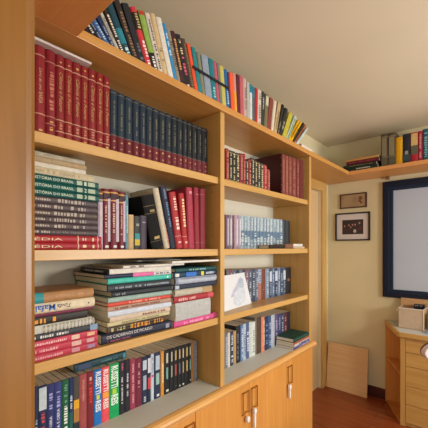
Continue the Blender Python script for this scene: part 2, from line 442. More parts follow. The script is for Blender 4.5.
# cardboard boxes on the cabinet
cb = M('B08A62', .85, .06, 30); cbl = M('BCA68C', .85, .05, 30); cbw = M('D9D2C6', .7, .03)
def open_box(x0, x1, y0, y1, h, label, flaps, front, name='cardboard_box'):
    z = CT + .0015
    r = tag(empty(name, ((x0 + x1) / 2, (y0 + y1) / 2, z)), label, 'box', 'open cardboard boxes on the drawer cabinet')
    t = .005
    part('bottom', MB().box((x0, y0, z), (x1, y1, z + t)), cb, r)
    part('front_wall', MB().box((x0, y0, z + t), (x0 + t, y1, z + h - .008)), front, r)
    part('back_wall', MB().box((x1 - t, y0, z + t), (x1, y1, z + h)), cb, r)
    part('side_wall', MB().box((x0 + t, y0, z + t), (x1 - t, y0 + t, z + h)), cb, r)
    part('side_wall', MB().box((x0 + t, y1 - t, z + t), (x1 - t, y1, z + h)), cb, r)
    for f in flaps:
        part('flap', f, cb if f is flaps[0] else cbw, r)
    return r
z = CT + .0015
bk = MB().prism([(3.468, z + .186), (3.473, z + .183), (3.522, z + .262), (3.517, z + .265)], .40, .665, axis='y')
lf = MB().prism([(.6405, z + .186), (.645, z + .186), (.668, z + .155), (.664, z + .152)], 3.30, 3.45, axis='x')
rf = MB().prism([(.450, z + .182), (.455, z + .186), (.395, z + .235), (.391, z + .232)], 3.298, 3.44, axis='x')
open_box(3.295, 3.475, .452, .645, .185, 'open tan cardboard box with pale front at the left of the cabinet top', [bk, lf, rf], cbl)
lip = MB().box((3.290, .450, z + .178), (3.2945, .647, z + .1855)).box((3.290, .450, z), (3.2945, .4545, z + .178))
o = part('pale_rim', lip, cbw, bpy.data.objects['cardboard_box'])
bk2 = MB().prism([(3.482, z + .156), (3.487, z + .153), (3.526, z + .232), (3.521, z + .235)], .15, .385, axis='y')
open_box(3.32, 3.49, .14, .385, .155, 'lower open cardboard box beside the pale-fronted box, cut by the photo edge', [bk2], cb)
d = tag(empty('stored_device', (3.40, .50, z + .17)), 'small dark device poking out of the pale-fronted cardboard box', 'device')
part('body', MB().box((3.38, .458, z + .006), (3.44, .540, z + .212)), M('23262E', .4), d, bevel=.004)
part('buttons', MB().box((3.3785, .475, z + .200), (3.381, .490, z + .206)).box((3.3785, .505, z + .20), (3.381, .515, z + .208)).box((3.3785, .52, z + .198), (3.381, .53, z + .204)), M('A8B4C4', .4), d)
n = tag(empty('notepad', (3.16, .33, z)), 'small blue-grey notepad lying before the cardboard boxes', 'notepad')
part('cover', MB().box((3.20, .20, z), (3.29, .43, z + .014)), M('7F8DA6', .5), n, bevel=.002)

# pale oval-backed chair at the right edge
ch = tag(empty('upholstered_chair', (2.30, -.05, 0)), 'pale upholstered chair with a low rounded backrest, cut by the photo edge before the drawers', 'chair')
n = 28
ax = Matrix.Translation((2.380, .138, EYE - .628)) @ Matrix.Rotation(radians(-48.4), 4, 'Z')
back = MB(); shell = MB(); pipe = MB()
for mb, sa, sb, ya, yb in ((back, .232, .080, -.022, .018), (shell, .226, .084, .018, .034)):
    mb.prism([(cos(2 * pi * k / n) * sa, sin(2 * pi * k / n) * sb) for k in range(n)], ya, yb, axis='y', mat=ax)
part('backrest', back, M('D2C4C6', .8, .12, 60), ch, bevel=.006)
part('back_shell', shell, M('6A3A30', .4), ch, bevel=.003)
sc = (2.275, -.075)
part('seat', MB().prism([(sc[0] + .21 * cos(2 * pi * k / n), sc[1] + .21 * sin(2 * pi * k / n)) for k in range(n)], .43, .49), M('D2C4C6', .8, .12, 60), ch, bevel=.01)
part('seat_frame', MB().prism([(sc[0] + .20 * cos(2 * pi * k / n), sc[1] + .20 * sin(2 * pi * k / n)) for k in range(n)], .40, .43), M('6A3A30', .4), ch)
for k in range(4):
    a = radians(20 + 90 * k)
    p0 = (sc[0] + .15 * cos(a), sc[1] + .15 * sin(a)); p1 = (sc[0] + .19 * cos(a), sc[1] + .19 * sin(a))
    part('leg', MB().tube([(p0[0], p0[1], .40), (p1[0], p1[1], .003)], .014, 8), M('6A3A30', .4), ch)
for dx in (-.09, .09):
    q = ax @ Vector((dx, .026, -.03)); b0 = Vector((sc[0], sc[1], .415)) + (Vector((q.x, q.y, 0)) - Vector((sc[0], sc[1], 0))) * .72
    part('back_post', MB().tube([b0, Vector((q.x, q.y, .60)), q], .010, 8), M('6A3A30', .4), ch)

# ================================================================ BOOKS
# rows: left edge, thickness, height, lean (metres, radians)
LEDGE = [[0.547, 0.0137, 0.0583, -0.767], [0.566, 0.0197, 0.0739, -0.752], [0.593, 0.0153, 0.1029, -0.754], [0.614, 0.0203, 0.1301, -0.717], [0.641, 0.0168, 0.1525, -0.644], [0.662, 0.0158, 0.1706, -0.587], [0.681, 0.0173, 0.1823, -0.523], [0.701, 0.0346, 0.2185, -0.478], [0.74, 0.028, 0.2445, -0.442], [0.771, 0.0322, 0.2431, -0.399], [0.806, 0.0317, 0.2485, -0.366], [0.84, 0.0301, 0.254, -0.345], [0.872, 0.0256, 0.2595, -0.324], [0.899, 0.0305, 0.2726, -0.306], [0.931, 0.0296, 0.2737, -0.306], [0.962, 0.02, 0.2642, -0.306], [0.983, 0.0229, 0.2514, -0.303], [1.007, 0.0267, 0.2546, -0.303], [1.035, 0.0334, 0.2554, -0.3], [1.07, 0.0288, 0.2525, -0.289], [1.1, 0.0231, 0.2448, -0.269], [1.124, 0.0272, 0.2399, -0.24], [1.152, 0.0264, 0.2319, -0.206], [1.179, 0.0493, 0.2325, -0.173], [1.229, 0.0366, 0.2367, -0.151], [1.266, 0.0257, 0.2384, -0.143], [1.292, 0.0208, 0.2392, -0.136], [1.313, 0.0327, 0.237, -0.129], [1.346, 0.0298, 0.2327, -0.121], [1.376, 0.0149, 0.2284, -0.112], [1.391, 0.0299, 0.2351, -0.098], [1.421, 0.0259, 0.2437, -0.078], [1.447, 0.029, 0.2494, -0.058], [1.476, 0.032, 0.2553, -0.047], [1.508, 0.034, 0.2532, -0.036], [1.542, 0.029, 0.2451, -0.022], [1.571, 0.025, 0.243, -0.01], [1.596, 0.028, 0.24, -0.004], [1.624, 0.028, 0.243, 0.008], [1.652, 0.039, 0.2471, 0.026], [1.691, 0.036, 0.2512, 0.044], [1.727, 0.0399, 0.2499, 0.084], [1.767, 0.0446, 0.2443, 0.138], [1.812, 0.0343, 0.2458, 0.199], [1.847, 0.0386, 0.2547, 0.262], [1.887, 0.0274, 0.2633, 0.331], [1.916, 0.0395, 0.256, 0.408], [1.959, 0.0469, 0.2462, 0.484], [2.012, 0.0334, 0.2649, 0.584], [2.052, 0.0211, 0.2885, 0.676], [2.079, 0.0173, 0.3001, 0.718], [2.102, 0.0225, 0.3123, 0.757], [2.133, 0.0175, 0.3249, 0.793], [2.158, 0.023, 0.3121, 0.828]]
L0_RED = [[0.357, 0.028, 0.312, 0.0], [0.385, 0.037, 0.315, -0.002], [0.422, 0.034, 0.316, 0.0], [0.456, 0.03, 0.314, 0.0], [0.486, 0.029, 0.314, -0.002], [0.515, 0.032, 0.313, 0.0], [0.547, 0.027, 0.313, -0.002], [0.574, 0.033, 0.313, -0.002], [0.607, 0.03, 0.312, 0.0], [0.637, 0.029, 0.312, -0.002]]
L0_BLUE = [[0.666, 0.032, 0.269, -0.004], [0.698, 0.036, 0.268, 0.0], [0.734, 0.038, 0.266, 0.0], [0.772, 0.036, 0.265, 0.0], [0.808, 0.035, 0.264, -0.002], [0.843, 0.034, 0.263, 0.0], [0.877, 0.038, 0.263, 0.0], [0.915, 0.038, 0.263, 0.0], [0.953, 0.038, 0.264, 0.0], [0.991, 0.035, 0.264, -0.002], [1.026, 0.038, 0.265, 0.0], [1.064, 0.03, 0.265, -0.0], [1.094, 0.034, 0.265, 0.0], [1.128, 0.037, 0.266, -0.002], [1.165, 0.038, 0.266, -0.0], [1.203, 0.044, 0.267, 0.0]]
L1_MAROON = [[0.601, 0.019, 0.23, -0.002], [0.62, 0.031, 0.238, 0.002], [0.651, 0.038, 0.24, 0.0], [0.689, 0.03, 0.235, 0.0]]
L1_SMALL = [[0.719, 0.015, 0.226, 0.002], [0.734, 0.026, 0.145, 0.0], [0.76, 0.033, 0.141, -0.004], [0.793, 0.033, 0.146, -0.003]]
L1_LEAN = [[0.858, 0.0679, 0.2382, -0.246], [0.928, 0.033, 0.2801, -0.242], [0.962, 0.0391, 0.2919, -0.218], [1.002, 0.0423, 0.2712, -0.176], [1.045, 0.0358, 0.2718, -0.114], [1.081, 0.0439, 0.3065, -0.055], [1.125, 0.037, 0.3141, -0.027], [1.162, 0.044, 0.313, -0.003]]
L3 = [[0.396, 0.013, 0.243, -0.002], [0.409, 0.015, 0.238, -0.002], [0.424, 0.029, 0.234, -0.002], [0.453, 0.026, 0.231, 0.0], [0.479, 0.028, 0.23, 0.0], [0.507, 0.026, 0.23, 0.0], [0.533, 0.017, 0.23, -0.002], [0.55, 0.024, 0.229, 0.0], [0.574, 0.031, 0.231, -0.002], [0.605, 0.03, 0.232, -0.004], [0.635, 0.035, 0.231, -0.002], [0.67, 0.034, 0.231, 0.0], [0.704, 0.048, 0.234, 0.0], [0.752, 0.028, 0.235, 0.0], [0.78, 0.027, 0.234, 0.002], [0.807, 0.029, 0.23, 0.002], [0.836, 0.035, 0.225, -0.002], [0.871, 0.031, 0.223, -0.002], [0.902, 0.021, 0.225, -0.002], [0.923, 0.019, 0.224, -0.002], [0.942, 0.041, 0.224, -0.002], [0.983, 0.021, 0.223, 0.002], [1.004, 0.037, 0.222, -0.002], [1.041, 0.024, 0.222, 0.0], [1.065, 0.03, 0.221, 0.0], [1.095, 0.025, 0.221, 0.002], [1.12, 0.025, 0.22, 0.002], [1.145, 0.03, 0.22, -0.0], [1.175, 0.018, 0.219, -0.0], [1.193, 0.024, 0.218, 0.0], [1.217, 0.025, 0.217, 0.002]]
R0_SET = [[1.352, 0.028, 0.184, 0.0], [1.38, 0.028, 0.18, 0.0], [1.408, 0.033, 0.181, 0.003], [1.441, 0.039, 0.18, -0.003], [1.48, 0.034, 0.186, 0.0], [1.514, 0.026, 0.19, -0.0], [1.54, 0.028, 0.156, 0.0], [1.568, 0.032, 0.169, 0.0], [1.6, 0.032, 0.182, 0.0], [1.632, 0.035, 0.176, 0.003], [1.667, 0.032, 0.174, 0.0], [1.699, 0.04, 0.171, 0.0], [1.739, 0.041, 0.17, 0.003], [1.78, 0.039, 0.148, 0.003]]
R0_TALL = [[1.973, 0.047, 0.295, -0.002], [2.02, 0.049, 0.297, -0.002], [2.069, 0.052, 0.3, 0.0], [2.121, 0.068, 0.304, -0.0], [2.189, 0.056, 0.308, 0.0], [2.245, 0.06, 0.311, -0.0]]
R1 = [[1.459, 0.027, 0.207, 0.002], [1.486, 0.028, 0.208, 0.0], [1.514, 0.006, 0.208, 0.0], [1.545, 0.034, 0.21, -0.005], [1.579, 0.031, 0.212, -0.002], [1.61, 0.036, 0.213, -0.0], [1.646, 0.034, 0.214, 0.0], [1.68, 0.035, 0.215, 0.002], [1.715, 0.039, 0.215, 0.002], [1.754, 0.038, 0.216, -0.0], [1.792, 0.04, 0.217, 0.0], [1.832, 0.042, 0.217, -0.0], [1.874, 0.043, 0.218, -0.002], [1.917, 0.043, 0.218, -0.002], [1.96, 0.044, 0.219, 0.0], [2.004, 0.047, 0.22, -0.002], [2.051, 0.047, 0.22, -0.002], [2.098, 0.05, 0.221, 0.0], [2.148, 0.066, 0.22, 0.0], [2.214, 0.055, 0.22, -0.002]]
R2 = [[1.496, 0.029, 0.231, -0.002], [1.525, 0.03, 0.23, 0.0], [1.555, 0.037, 0.229, -0.002], [1.592, 0.037, 0.227, -0.002], [1.629, 0.032, 0.226, 0.0], [1.661, 0.034, 0.225, 0.0], [1.695, 0.036, 0.224, 0.0], [1.731, 0.04, 0.222, 0.0], [1.771, 0.042, 0.221, 0.0], [1.813, 0.037, 0.219, -0.002], [1.85, 0.038, 0.218, 0.0], [1.888, 0.055, 0.217, -0.002], [1.943, 0.049, 0.216, -0.002], [1.992, 0.038, 0.215, 0.0], [2.03, 0.04, 0.215, 0.0], [2.07, 0.043, 0.214, -0.002], [2.113, 0.042, 0.214, 0.0], [2.155, 0.04, 0.213, 0.0], [2.195, 0.042, 0.212, 0.0], [2.237, 0.087, 0.211, -0.002]]
R3 = [[1.466, 0.031, 0.211, -0.002], [1.497, 0.024, 0.211, 0.0], [1.521, 0.033, 0.212, 0.002], [1.554, 0.028, 0.209, 0.0], [1.582, 0.048, 0.236, 0.0], [1.63, 0.029, 0.235, -0.002], [1.659, 0.03, 0.237, 0.0], [1.689, 0.035, 0.241, -0.002], [1.724, 0.031, 0.238, -0.002], [1.755, 0.041, 0.232, -0.002], [1.796, 0.016, 0.254, 0.0], [1.812, 0.061, 0.251, -0.002], [1.873, 0.041, 0.246, -0.002], [1.914, 0.051, 0.24, -0.002], [1.965, 0.04, 0.238, 0.0], [2.005, 0.05, 0.238, -0.0], [2.055, 0.044, 0.235, 0.0], [2.099, 0.045, 0.231, -0.002], [2.144, 0.047, 0.229, -0.002], [2.191, 0.047, 0.226, -0.002], [2.238, 0.058, 0.224, 0.0]]
L1_STACK = [[0.003, 0.029, 0.372, 0.608], [0.029, 0.054, 0.372, 0.607], [0.054, 0.076, 0.372, 0.591], [0.076, 0.097, 0.372, 0.593], [0.097, 0.119, 0.372, 0.593], [0.119, 0.141, 0.372, 0.591], [0.141, 0.164, 0.372, 0.591], [0.164, 0.187, 0.372, 0.591], [0.187, 0.211, 0.372, 0.596], [0.211, 0.236, 0.372, 0.596], [0.236, 0.261, 0.372, 0.595], [0.261, 0.285, 0.372, 0.579], [0.285, 0.303, 0.372, 0.55], [0.303, 0.324, 0.372, 0.554], [0.324, 0.34, 0.372, 0.55]]
L2_A = [[-0.371, -0.349, 0.367, 0.583], [-0.349, -0.326, 0.367, 0.583], [-0.326, -0.304, 0.367, 0.582], [-0.304, -0.281, 0.367, 0.582], [-0.281, -0.254, 0.367, 0.562], [-0.254, -0.227, 0.367, 0.547], [-0.227, -0.217, 0.367, 0.57], [-0.217, -0.183, 0.367, 0.572], [-0.183, -0.149, 0.367, 0.572]]
L2_B = [[-0.371, -0.333, 0.626, 0.941], [-0.333, -0.307, 0.626, 0.935], [-0.307, -0.291, 0.626, 0.935], [-0.291, -0.27, 0.626, 0.935], [-0.27, -0.248, 0.626, 0.941], [-0.248, -0.23, 0.626, 0.941], [-0.23, -0.215, 0.626, 0.941], [-0.215, -0.195, 0.626, 0.944], [-0.195, -0.173, 0.626, 0.941], [-0.173, -0.144, 0.626, 0.941], [-0.143, -0.121, 0.626, 0.944], [-0.121, -0.104, 0.626, 0.941], [-0.104, -0.084, 0.626, 0.947]]
L2_C = [[-0.371, -0.344, 0.965, 1.25], [-0.344, -0.259, 0.965, 1.222], [-0.259, -0.23, 0.965, 1.222], [-0.23, -0.197, 0.965, 1.214], [-0.197, -0.174, 0.965, 1.254], [-0.174, -0.142, 0.965, 1.266], [-0.142, -0.116, 0.965, 1.268], [-0.116, -0.097, 0.965, 1.287]]
def bt(body, col, z0, z1, x0=.2, x1=.8, down=True, shear=0, bold=.012): return ('text', col, body, z0, z1, x0, x1, down, shear, bold)
def mk(col, z0, z1, x0=.25, x1=.75): return ('marks', col, z0, z1, x0, x1)
def bd(col, *zz): return ('band', col) + zz
def pn(col, z0, z1, x0=.12, x1=.88): return ('panel', col, z0, z1, x0, x1)

# ---- the high ledge, leaning paperbacks and hardbacks, left to right
LEDGE_Z = LEDGE_TOP
ledge_spec = [
 ('26221F', 'black book half hidden by the overhead shelf, leftmost on the high ledge', ()),
 ('1E1E22', 'black book with white lettering, second on the ledge beside the overhead shelf', (mk('D8D4CC', .15, .5),)),
 ('232A44', 'narrow navy book beside the white-lettered black one on the high ledge', (mk('8A9AB8', .2, .6),)),
 ('3D6699', 'medium blue book near the left end of the high ledge', (mk('B8C8DC', .1, .5),)),
 ('1F3358', 'dark blue book between the medium blue and the off-white book on the ledge', (mk('98A8C8', .1, .5),)),
 ('B4B1A6', 'off-white slanting book right of the dark blue ones on the ledge', (mk('8A8880', .3, .7),)),
 ('38291F', 'dark brown book speckled with white letters, between the off-white and dark teal books', (mk('E2D8C4', .08, .9, .15, .8),)),
 ('1D4654', 'thick dark teal book leaning by the brown white-lettered one on the ledge', (bd('2B7F90', (.30, .55)), mk('BFD8D8', .04, .26))),
 ('2E2826', 'charcoal book with faint coppery lettering right of the dark teal one', (mk('8A6A50', .15, .85),)),
 ('22262C', 'plain thick black book between the coppery-lettered and the red book', (mk('606870', .1, .4),)),
 ('C8393F', 'coral red book with a black patterned top on the high ledge', (bd('2C2420', (.66, .92)), mk('C9B27A', .68, .9), mk('F0D8D0', .08, .5))),
 ('84A24A', 'lime green book with a black foot on the high ledge', (bd('1E1E1E', (0, .36)), mk('E8E4D8', .10, .3), pn('B8342E', .93, .99))),
 ('C9BFB2', 'white book dotted with black lettering, right of the lime green one', (mk('2A2626', .05, .95, .3, .7),)),
 ('C6AD82', 'thick cream book on the ledge between two whitish books', (mk('8E7C5E', .3, .5),)),
 ('D2CCBE', 'plain white book left of the sky blue one on the ledge', ()),
 ('2584BC', 'bright sky blue book on the high ledge', (mk('C8E2F0', .5, .85),)),
 ('8E8672', 'grey-tan book right of the sky blue one on the ledge', (mk('5A5244', .3, .8),)),
 ('40222A', 'dark maroon book with gold and white specks right of the grey-tan one', (mk('D0A05A', .35, .9), pn('20181C', .0, .15))),
 ('241E22', 'thick black book with pink lettering on the high ledge', (mk('D05A78', .3, .62), mk('E8D8D8', .05, .15), mk('D8C4A0', .66, .9))),
 ('4E4232', 'brown-olive mottled book left of the orange-red one', (mk('7A6A4A', .1, .9),)),
 ('DA4F2E', 'slim orange-red book leaning between brown-olive and teal books', ()),
 ('1E7B80', 'teal book left of the two grey ones, under the dark strap', ()),
 ('7E7C66', 'grey-olive book just right of a teal one, under the dark strap', ()),
 ('8592A2', 'thick pale blue-grey book held by the dark strap', ()),
 ('14727A', 'teal book between the pale blue-grey and the pink one', (mk('88C0C0', .1, .4),)),
 ('B4566A', 'rose pink book right of a teal one, under the dark strap', ()),
 ('6F7462', 'grey-green slim book right of the rose pink one', ()),
 ('B9AE5C', 'mustard yellow-green book left of the strong blue one', ()),
 ('1A5F96', 'strong blue book at the right end of the strapped set', (mk('9CC8E0', .2, .5),)),
 ('6A3248', 'thin plum book right of the strong blue one', ()),
 ('E2582A', 'bright orange book right of the thin plum one', ()),
 ('D89A3A', 'amber book with a pinkish top beside the bright orange one', (bd('C48A80', (.58, 1)),)),
 ('5A1E2C', 'dark burgundy book right of the amber one', ()),
 ('B2585C', 'dusty rose book between the burgundy and the pale pink one', ()),
 ('BFA09A', 'pale pinkish grey book right of the dusty rose one', (mk('8A6A64', .3, .8),)),
 ('A6A69E', 'light grey book left of the white and teal one', ()),
 ('C2CCCA', 'white book with a teal top, in the middle of the ledge', (bd('1D7688', (.8, 1)),)),
 ('4E5E66', 'slate book right of the teal-topped white one', (bd('1D7688', (.72, 1)),)),
 ('A8262C', 'crimson book left of the white speckled one', ()),
 ('C4B8A8', 'off-white speckled book right of the crimson one', (mk('7A6E62', .1, .9),)),
 ('343638', 'dark grey thick book in the right half of the ledge', (mk('A8A8A0', .55, .85),)),
 ('6E6646', 'olive book with a pale top right of the dark grey one', (pn('C0BCA0', .7, .95),)),
 ('7E3C34', 'red-brown book left of a broad off-white one', ()),
 ('CDC2AA', 'broad off-white book right of the red-brown one', ()),
 ('B59A72', 'tan book left of the pair of black books', (mk('7A6444', .2, .8),)),
 ('26261F', 'black book leaning slightly right, left one of the black pair', (mk('8A8468', .1, .5),)),
 ('2B2E2C', 'black book leaning slightly right, right one of the black pair', (mk('9A9A90', .3, .6),)),
 ('B3A83A', 'yellow-green slim book leaning right after the black pair', ()),
 ('AEBDA6', 'pale green book left of the two bright yellow ones', (mk('6A7A60', .1, .9),)),
 ('D8A816', 'bright yellow book, left one of the yellow pair leaning right', (mk('8A6A10', .2, .8),)),
 ('E0B010', 'bright yellow book, right one of the yellow pair leaning right', (mk('9A7410', .3, .7),)),
 ('26221E', 'thin black book slanting right beyond the yellow pair', ()),
 ('B06A3A', 'orange-brown book slanting steeply right near the ledge end', (mk('6A2A20', .2, .8),)),
 ('9AAFB0', 'pale blue-grey book slanting steeply, rightmost of the leaning row', (mk('E8E4D8', .1, .9),)),
]
assert len(ledge_spec) == len(LEDGE), (len(ledge_spec), len(LEDGE))
for i, (row, sp) in enumerate(zip(LEDGE, ledge_spec)):
    x0, t, h, a = row
    if i < 6: h = .20
    if i > 48: h *= .93
    x0 -= .026 * math.tan(a)
    upright_book(x0, t, h, a, 1.10, LEDGE_Z, .145 + .02 * ((i * 7) % 3), sp[0], sp[1], 'books leaning along the high ledge', sp[2], hard=(i % 3 == 1))
# flat pair at the end of the ledge row
for k, (c_, l_, z0, z1) in enumerate((('3C3A74', 'thin violet-blue book lying flat at the right end of the ledge row', 0, .020), ('D4CEC0', 'white book lying flat on the violet-blue one at the ledge end', .0205, .045))):
    lying_book(2.235, 2.44 - .01 * k, 1.085 + .004 * k, LEDGE_Z + z0, LEDGE_Z + z1, .14, c_, l_, 'books lying flat at the end of the ledge', ())
# dark strap round the teal to blue books
x0 = LEDGE[22][0] - .055; x1 = LEDGE[28][0] + .01
sb = MB().box((x0 - .02, 1.094, LEDGE_Z + .128), (x1 + .0, 1.0975, LEDGE_Z + .141))
tag(sb.build('strap', M('1A1C20', .6)), 'thin dark strap across the teal, grey and blue books on the high ledge', 'strap')

# ---- top shelf, left bay
gold = 'C9A45C'
for i, (x0, t, h, a) in enumerate(L0_RED):
    if i < 2: dec = (bd('B88A78', (.26, .272), (.895, .905)), bt('Livro do ano', 'A86454' if i == 0 else 'C8A070', .52, .76, .40, .66, True, .2, 0), bt('BARSA', 'A86454' if i == 0 else 'C8A070', .38, .50, .36, .70, True, 0, 0), mk(gold, .05, .10, .3, .7)); cc = ('6E222A', '84262C')[i]
    elif i == 2: dec = (bd('B07868', (.18, .19), (.26, .27), (.86, .87)), mk('B8705C', .34, .82, .3, .75), mk(gold, .20, .25, .3, .7), mk(gold, .05, .15, .3, .7)); cc = '7E222A'
    else: dec = (bd('C8A080', (.125, .135), (.255, .265), (.865, .875)), bt('Ciência e Futuro', 'BE9A62', .36, .80, .33, .74, True, .3, 0), mk('B87860', .155, .235, .3, .7), mk(gold, .05, .10, .3, .7), mk(gold, .91, .95, .35, .65)); cc = ('882828', '80262A')[i % 2]
    lab = ['dark crimson volume with faint lettering, leftmost on the upper left shelf', 'wide crimson volume with small gilt lettering, second from the wooden door lining',
           'worn crimson volume with faded title between plainer and gilt script volumes'][i] if i < 3 else \
          'crimson volume with gilt script title, ' + (ORD[i - 3] + ' of its set from the left' if i < 6 else ORD[len(L0_RED) - 1 - i] + ' from the dark blue volumes')
    lab = lab.replace('first from the dark blue', 'directly beside the dark blue')
    upright_book(x0, t, h, 0, 1.15, S[0], .20, cc, lab, 'crimson gilt volumes on the upper left shelf', dec, name='encyclopedia_volume', rough=.38)
lying_book(.34, .575, 1.128, S[0] + .3175, S[0] + .327, .19, 'C9C0BC', 'thin whitish booklet lying on top of the crimson volumes', 'papers lying on upright volumes', (), hard=False, name='booklet')
nB = len(L0_BLUE)
for i, (x0, t, h, a) in enumerate(L0_BLUE):
    zc = .315
    dec = (bd('641C26', (.0, zc)), bd('7E7466', (zc, zc + .007), (.955, .962)), mk('6E6A58', .42, .84, .38, .62), mk('C4A070', .22, .27, .36, .66), mk('A87A58', .12, .17, .36, .64))
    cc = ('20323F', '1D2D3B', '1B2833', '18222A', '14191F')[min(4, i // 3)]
    lab = 'dark blue volume with maroon foot on the upper left shelf, ' + ordinal(i, nB).replace('leftmost', 'beside the crimson volumes').replace('rightmost', 'next to the divider')
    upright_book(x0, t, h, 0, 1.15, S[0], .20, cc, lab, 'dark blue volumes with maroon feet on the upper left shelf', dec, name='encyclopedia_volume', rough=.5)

# ---- second shelf, left bay: lying stack
stk = [('9E2630', 'red encyclopedia volume lying at the very bottom of the stack', 'I'), ('A22832', 'red encyclopedia volume lying second from the bottom of the stack', 'II')]
z = S[1]; g = 'volumes lying flat on the second left shelf'
sc_ = .330 / (L1_STACK[-1][1] - L1_STACK[0][0])
b0 = L1_STACK[0][0]
for i, r_ in enumerate(L1_STACK):
    z0 = z + (r_[0] - b0) * sc_; z1 = z + (r_[1] - b0) * sc_; xR = r_[3]
    if i < 2:
        dec = (bt('PÉDIA', 'D8C49A', .165, .525, .27, .73, False, 0, .0), bd('D8B8A0', (.70, .712)), bt(stk[i][2], 'D8C49A', .755, .80, .3, .7, False), mk('D8C49A', .875, .925, .2, .8), bd('D8A8A0', (.945, .955)))
        lying_book(.30, xR, 1.112, z0, z1, .21, stk[i][0], stk[i][1], g, dec, name='encyclopedia_volume')
    elif i < 8:
        k = i - 2
        dec = (mk('B4A89C', .1, .42, .3, .7), mk('A69C92', .46, .84, .18, .82) if k else mk('6E6462', .45, .84, .3, .7), bd('5A5052', (.86, .868), (.44, .446)))
        lab = 'grey-brown patterned volume in the lying stack, ' + ['directly on the red volumes', 'second above the red volumes', 'third above the red volumes', 'third below the green volumes', 'second below the green volumes', 'directly under the green volumes'][k]
        lying_book(.30 , xR, 1.114 + .0015 * (k % 2), z0, z1, .20, ('4A3F42', '514548', '4E4246', '554A46', '4D4347', '50464A')[k], lab, g, dec, name='history_volume')
    elif i < 11:
        k = i - 8
        dec = (bt('HISTÓRIA DO BRASIL', 'BCCCB8', .19, .665, .24, .72, False, 0, .012), pn('9FB09A', .705, .775, .18, .82), bt(('3', '2', '1')[k], 'B8C8B0', .80, .83, .2, .8, False), pn('9FB09A', .85, .945, .18, .82))
        lab = 'dark green history of Brazil volume, ' + ['lowest of the three', 'middle of the three', 'uppermost of the three'][k] + ' in the lying stack'
        lying_book(.31, xR, 1.112, z0, z1, .20, ('15504A', '16554F', '174F4A')[k], lab, g, dec, name='history_volume')
    else:
        k = i - 11
        colr = ('BBAE8E', 'C9C3B4', 'A98F6A', 'AAA594')[k]
        lab = ['cream book with faint lettering lying directly on the green volumes', 'white book lying between the cream and the tan book near the stack top',
               'tan old book lying second from the top of the second shelf stack', 'pale grey-cream book topping the lying stack on the second left shelf'][k]
        dec = (mk('A8997A', .15, .8, .25, .75),) if k != 1 else ()
        lying_book(.31, xR, 1.118 + .004 * k, z0, z1, .16, colr, lab, g, dec, hard=(k == 2))
# upright maroon set
for i, (x0, t, h, a) in enumerate(L1_MAROON):
    dec = (bd('B8AFC0', (.0, .86)) if i == 0 else pn('B4A8B6', .13, .86, .66, .99), bd(gold, (.80, .82), (.93, .95)), pn('2A1418', .84, .91, .05, .95), mk('C8A890', .25, .76, .25, .5), mk('D8D0D0', .03, .07))
    lab = ['maroon volume with mauve-white band mostly hidden by the lying stack', 'maroon volume with gilt top bands, second right of the lying stack',
           'maroon volume with gilt top bands, third right of the lying stack', 'maroon volume with gilt top bands beside the thin light blue book'][i]
    upright_book(x0, t, h, 0, 1.125, S[1], .17, '6A1E2A', lab, 'maroon volumes on the second left shelf', dec, name='maroon_volume')
small = [('5A8494', 'thin light blue book right of the maroon volumes', (mk('A8C4CC', .3, .8),)), ('B89A68', 'short cream-tan book between thin blue and small dark books', ()),
         ('2A2C2A', 'short dark book with yellow and teal patch beside the short cream book', (pn('B8A02C', .12, .30), pn('1E8080', .30, .48), mk('8A8A80', .7, .92))),
         ('3A3040', 'short dark purple book left of the big black one', (mk('8A7E90', .78, .92),))]
for (x0, t, h, a), sp in zip(L1_SMALL, small):
    upright_book(x0, t, h, 0, 1.125, S[1], .12, sp[0], sp[1], 'small books on the second left shelf', sp[2], hard=False)
leaners = [('0F0F10', 'thick black gilt-lettered book leaning left on the second left shelf', (mk('8A7444', .68, .76), bd('7A6638', (.795, .802), (.655, .662), (.13, .136)), mk('A08850', .17, .22)), .15),
           ('BDB39C', 'cream book leaning against the big black one', (mk('C87A60', .05, .4, .6, .9),), .19),
           ('1B1F33', 'dark navy book with a light blue streak leaning beside the cream one', (mk('5A8AB0', .35, .75, .40, .65), pn('5A6688', .8, .96, .35, .65)), .19),
           ('A02A2E', 'red book with whitish lettering, left one of the lettered pair', (mk('E0C8B8', .34, .92, .3, .75), bd('C89090', (.22, .23)), mk('E0B8A8', .1, .18)), .18),
           ('A42826', 'red book with whitish lettering, right one of the lettered pair', (mk('E8C89A', .34, .92, .3, .75), bd('C89090', (.22, .23)), mk('E0B8A8', .1, .18)), .18),
           ('9E3044', 'tall rose-red shiny book right of the two lettered red books', (mk('D09098', .9, .94),), .19),
           ('86222E', 'tall red book between the rose-red and the rightmost maroon one', (mk('B86A70', .88, .93), bd('A85A60', (.1, .106))), .20),
           ('781C2A', 'tall maroon book, rightmost on the second left shelf', (bd('A05A5C', (.9, .906), (.1, .106)),), .20)]
for (x0, t, h, a), sp in zip(L1_LEAN, leaners):
    upright_book(x0, t, h, min(a, 0), 1.125, S[1], sp[3], sp[0], sp[1], 'red and dark books on the second left shelf', sp[2], rough=.55 if sp[0] != '0F0F10' else .8)
# black slip case standing behind the short books
b = empty('black_book', (.742, 1.262, S[1] + .0005)); book_mesh(b, .05, .215, .12, '171718', (), True, M('1E1E1E', .8)); b.rotation_euler = (0, -.03, 0)
tag(b, 'large black book standing behind the short books left of the gilt-lettered one', 'book')

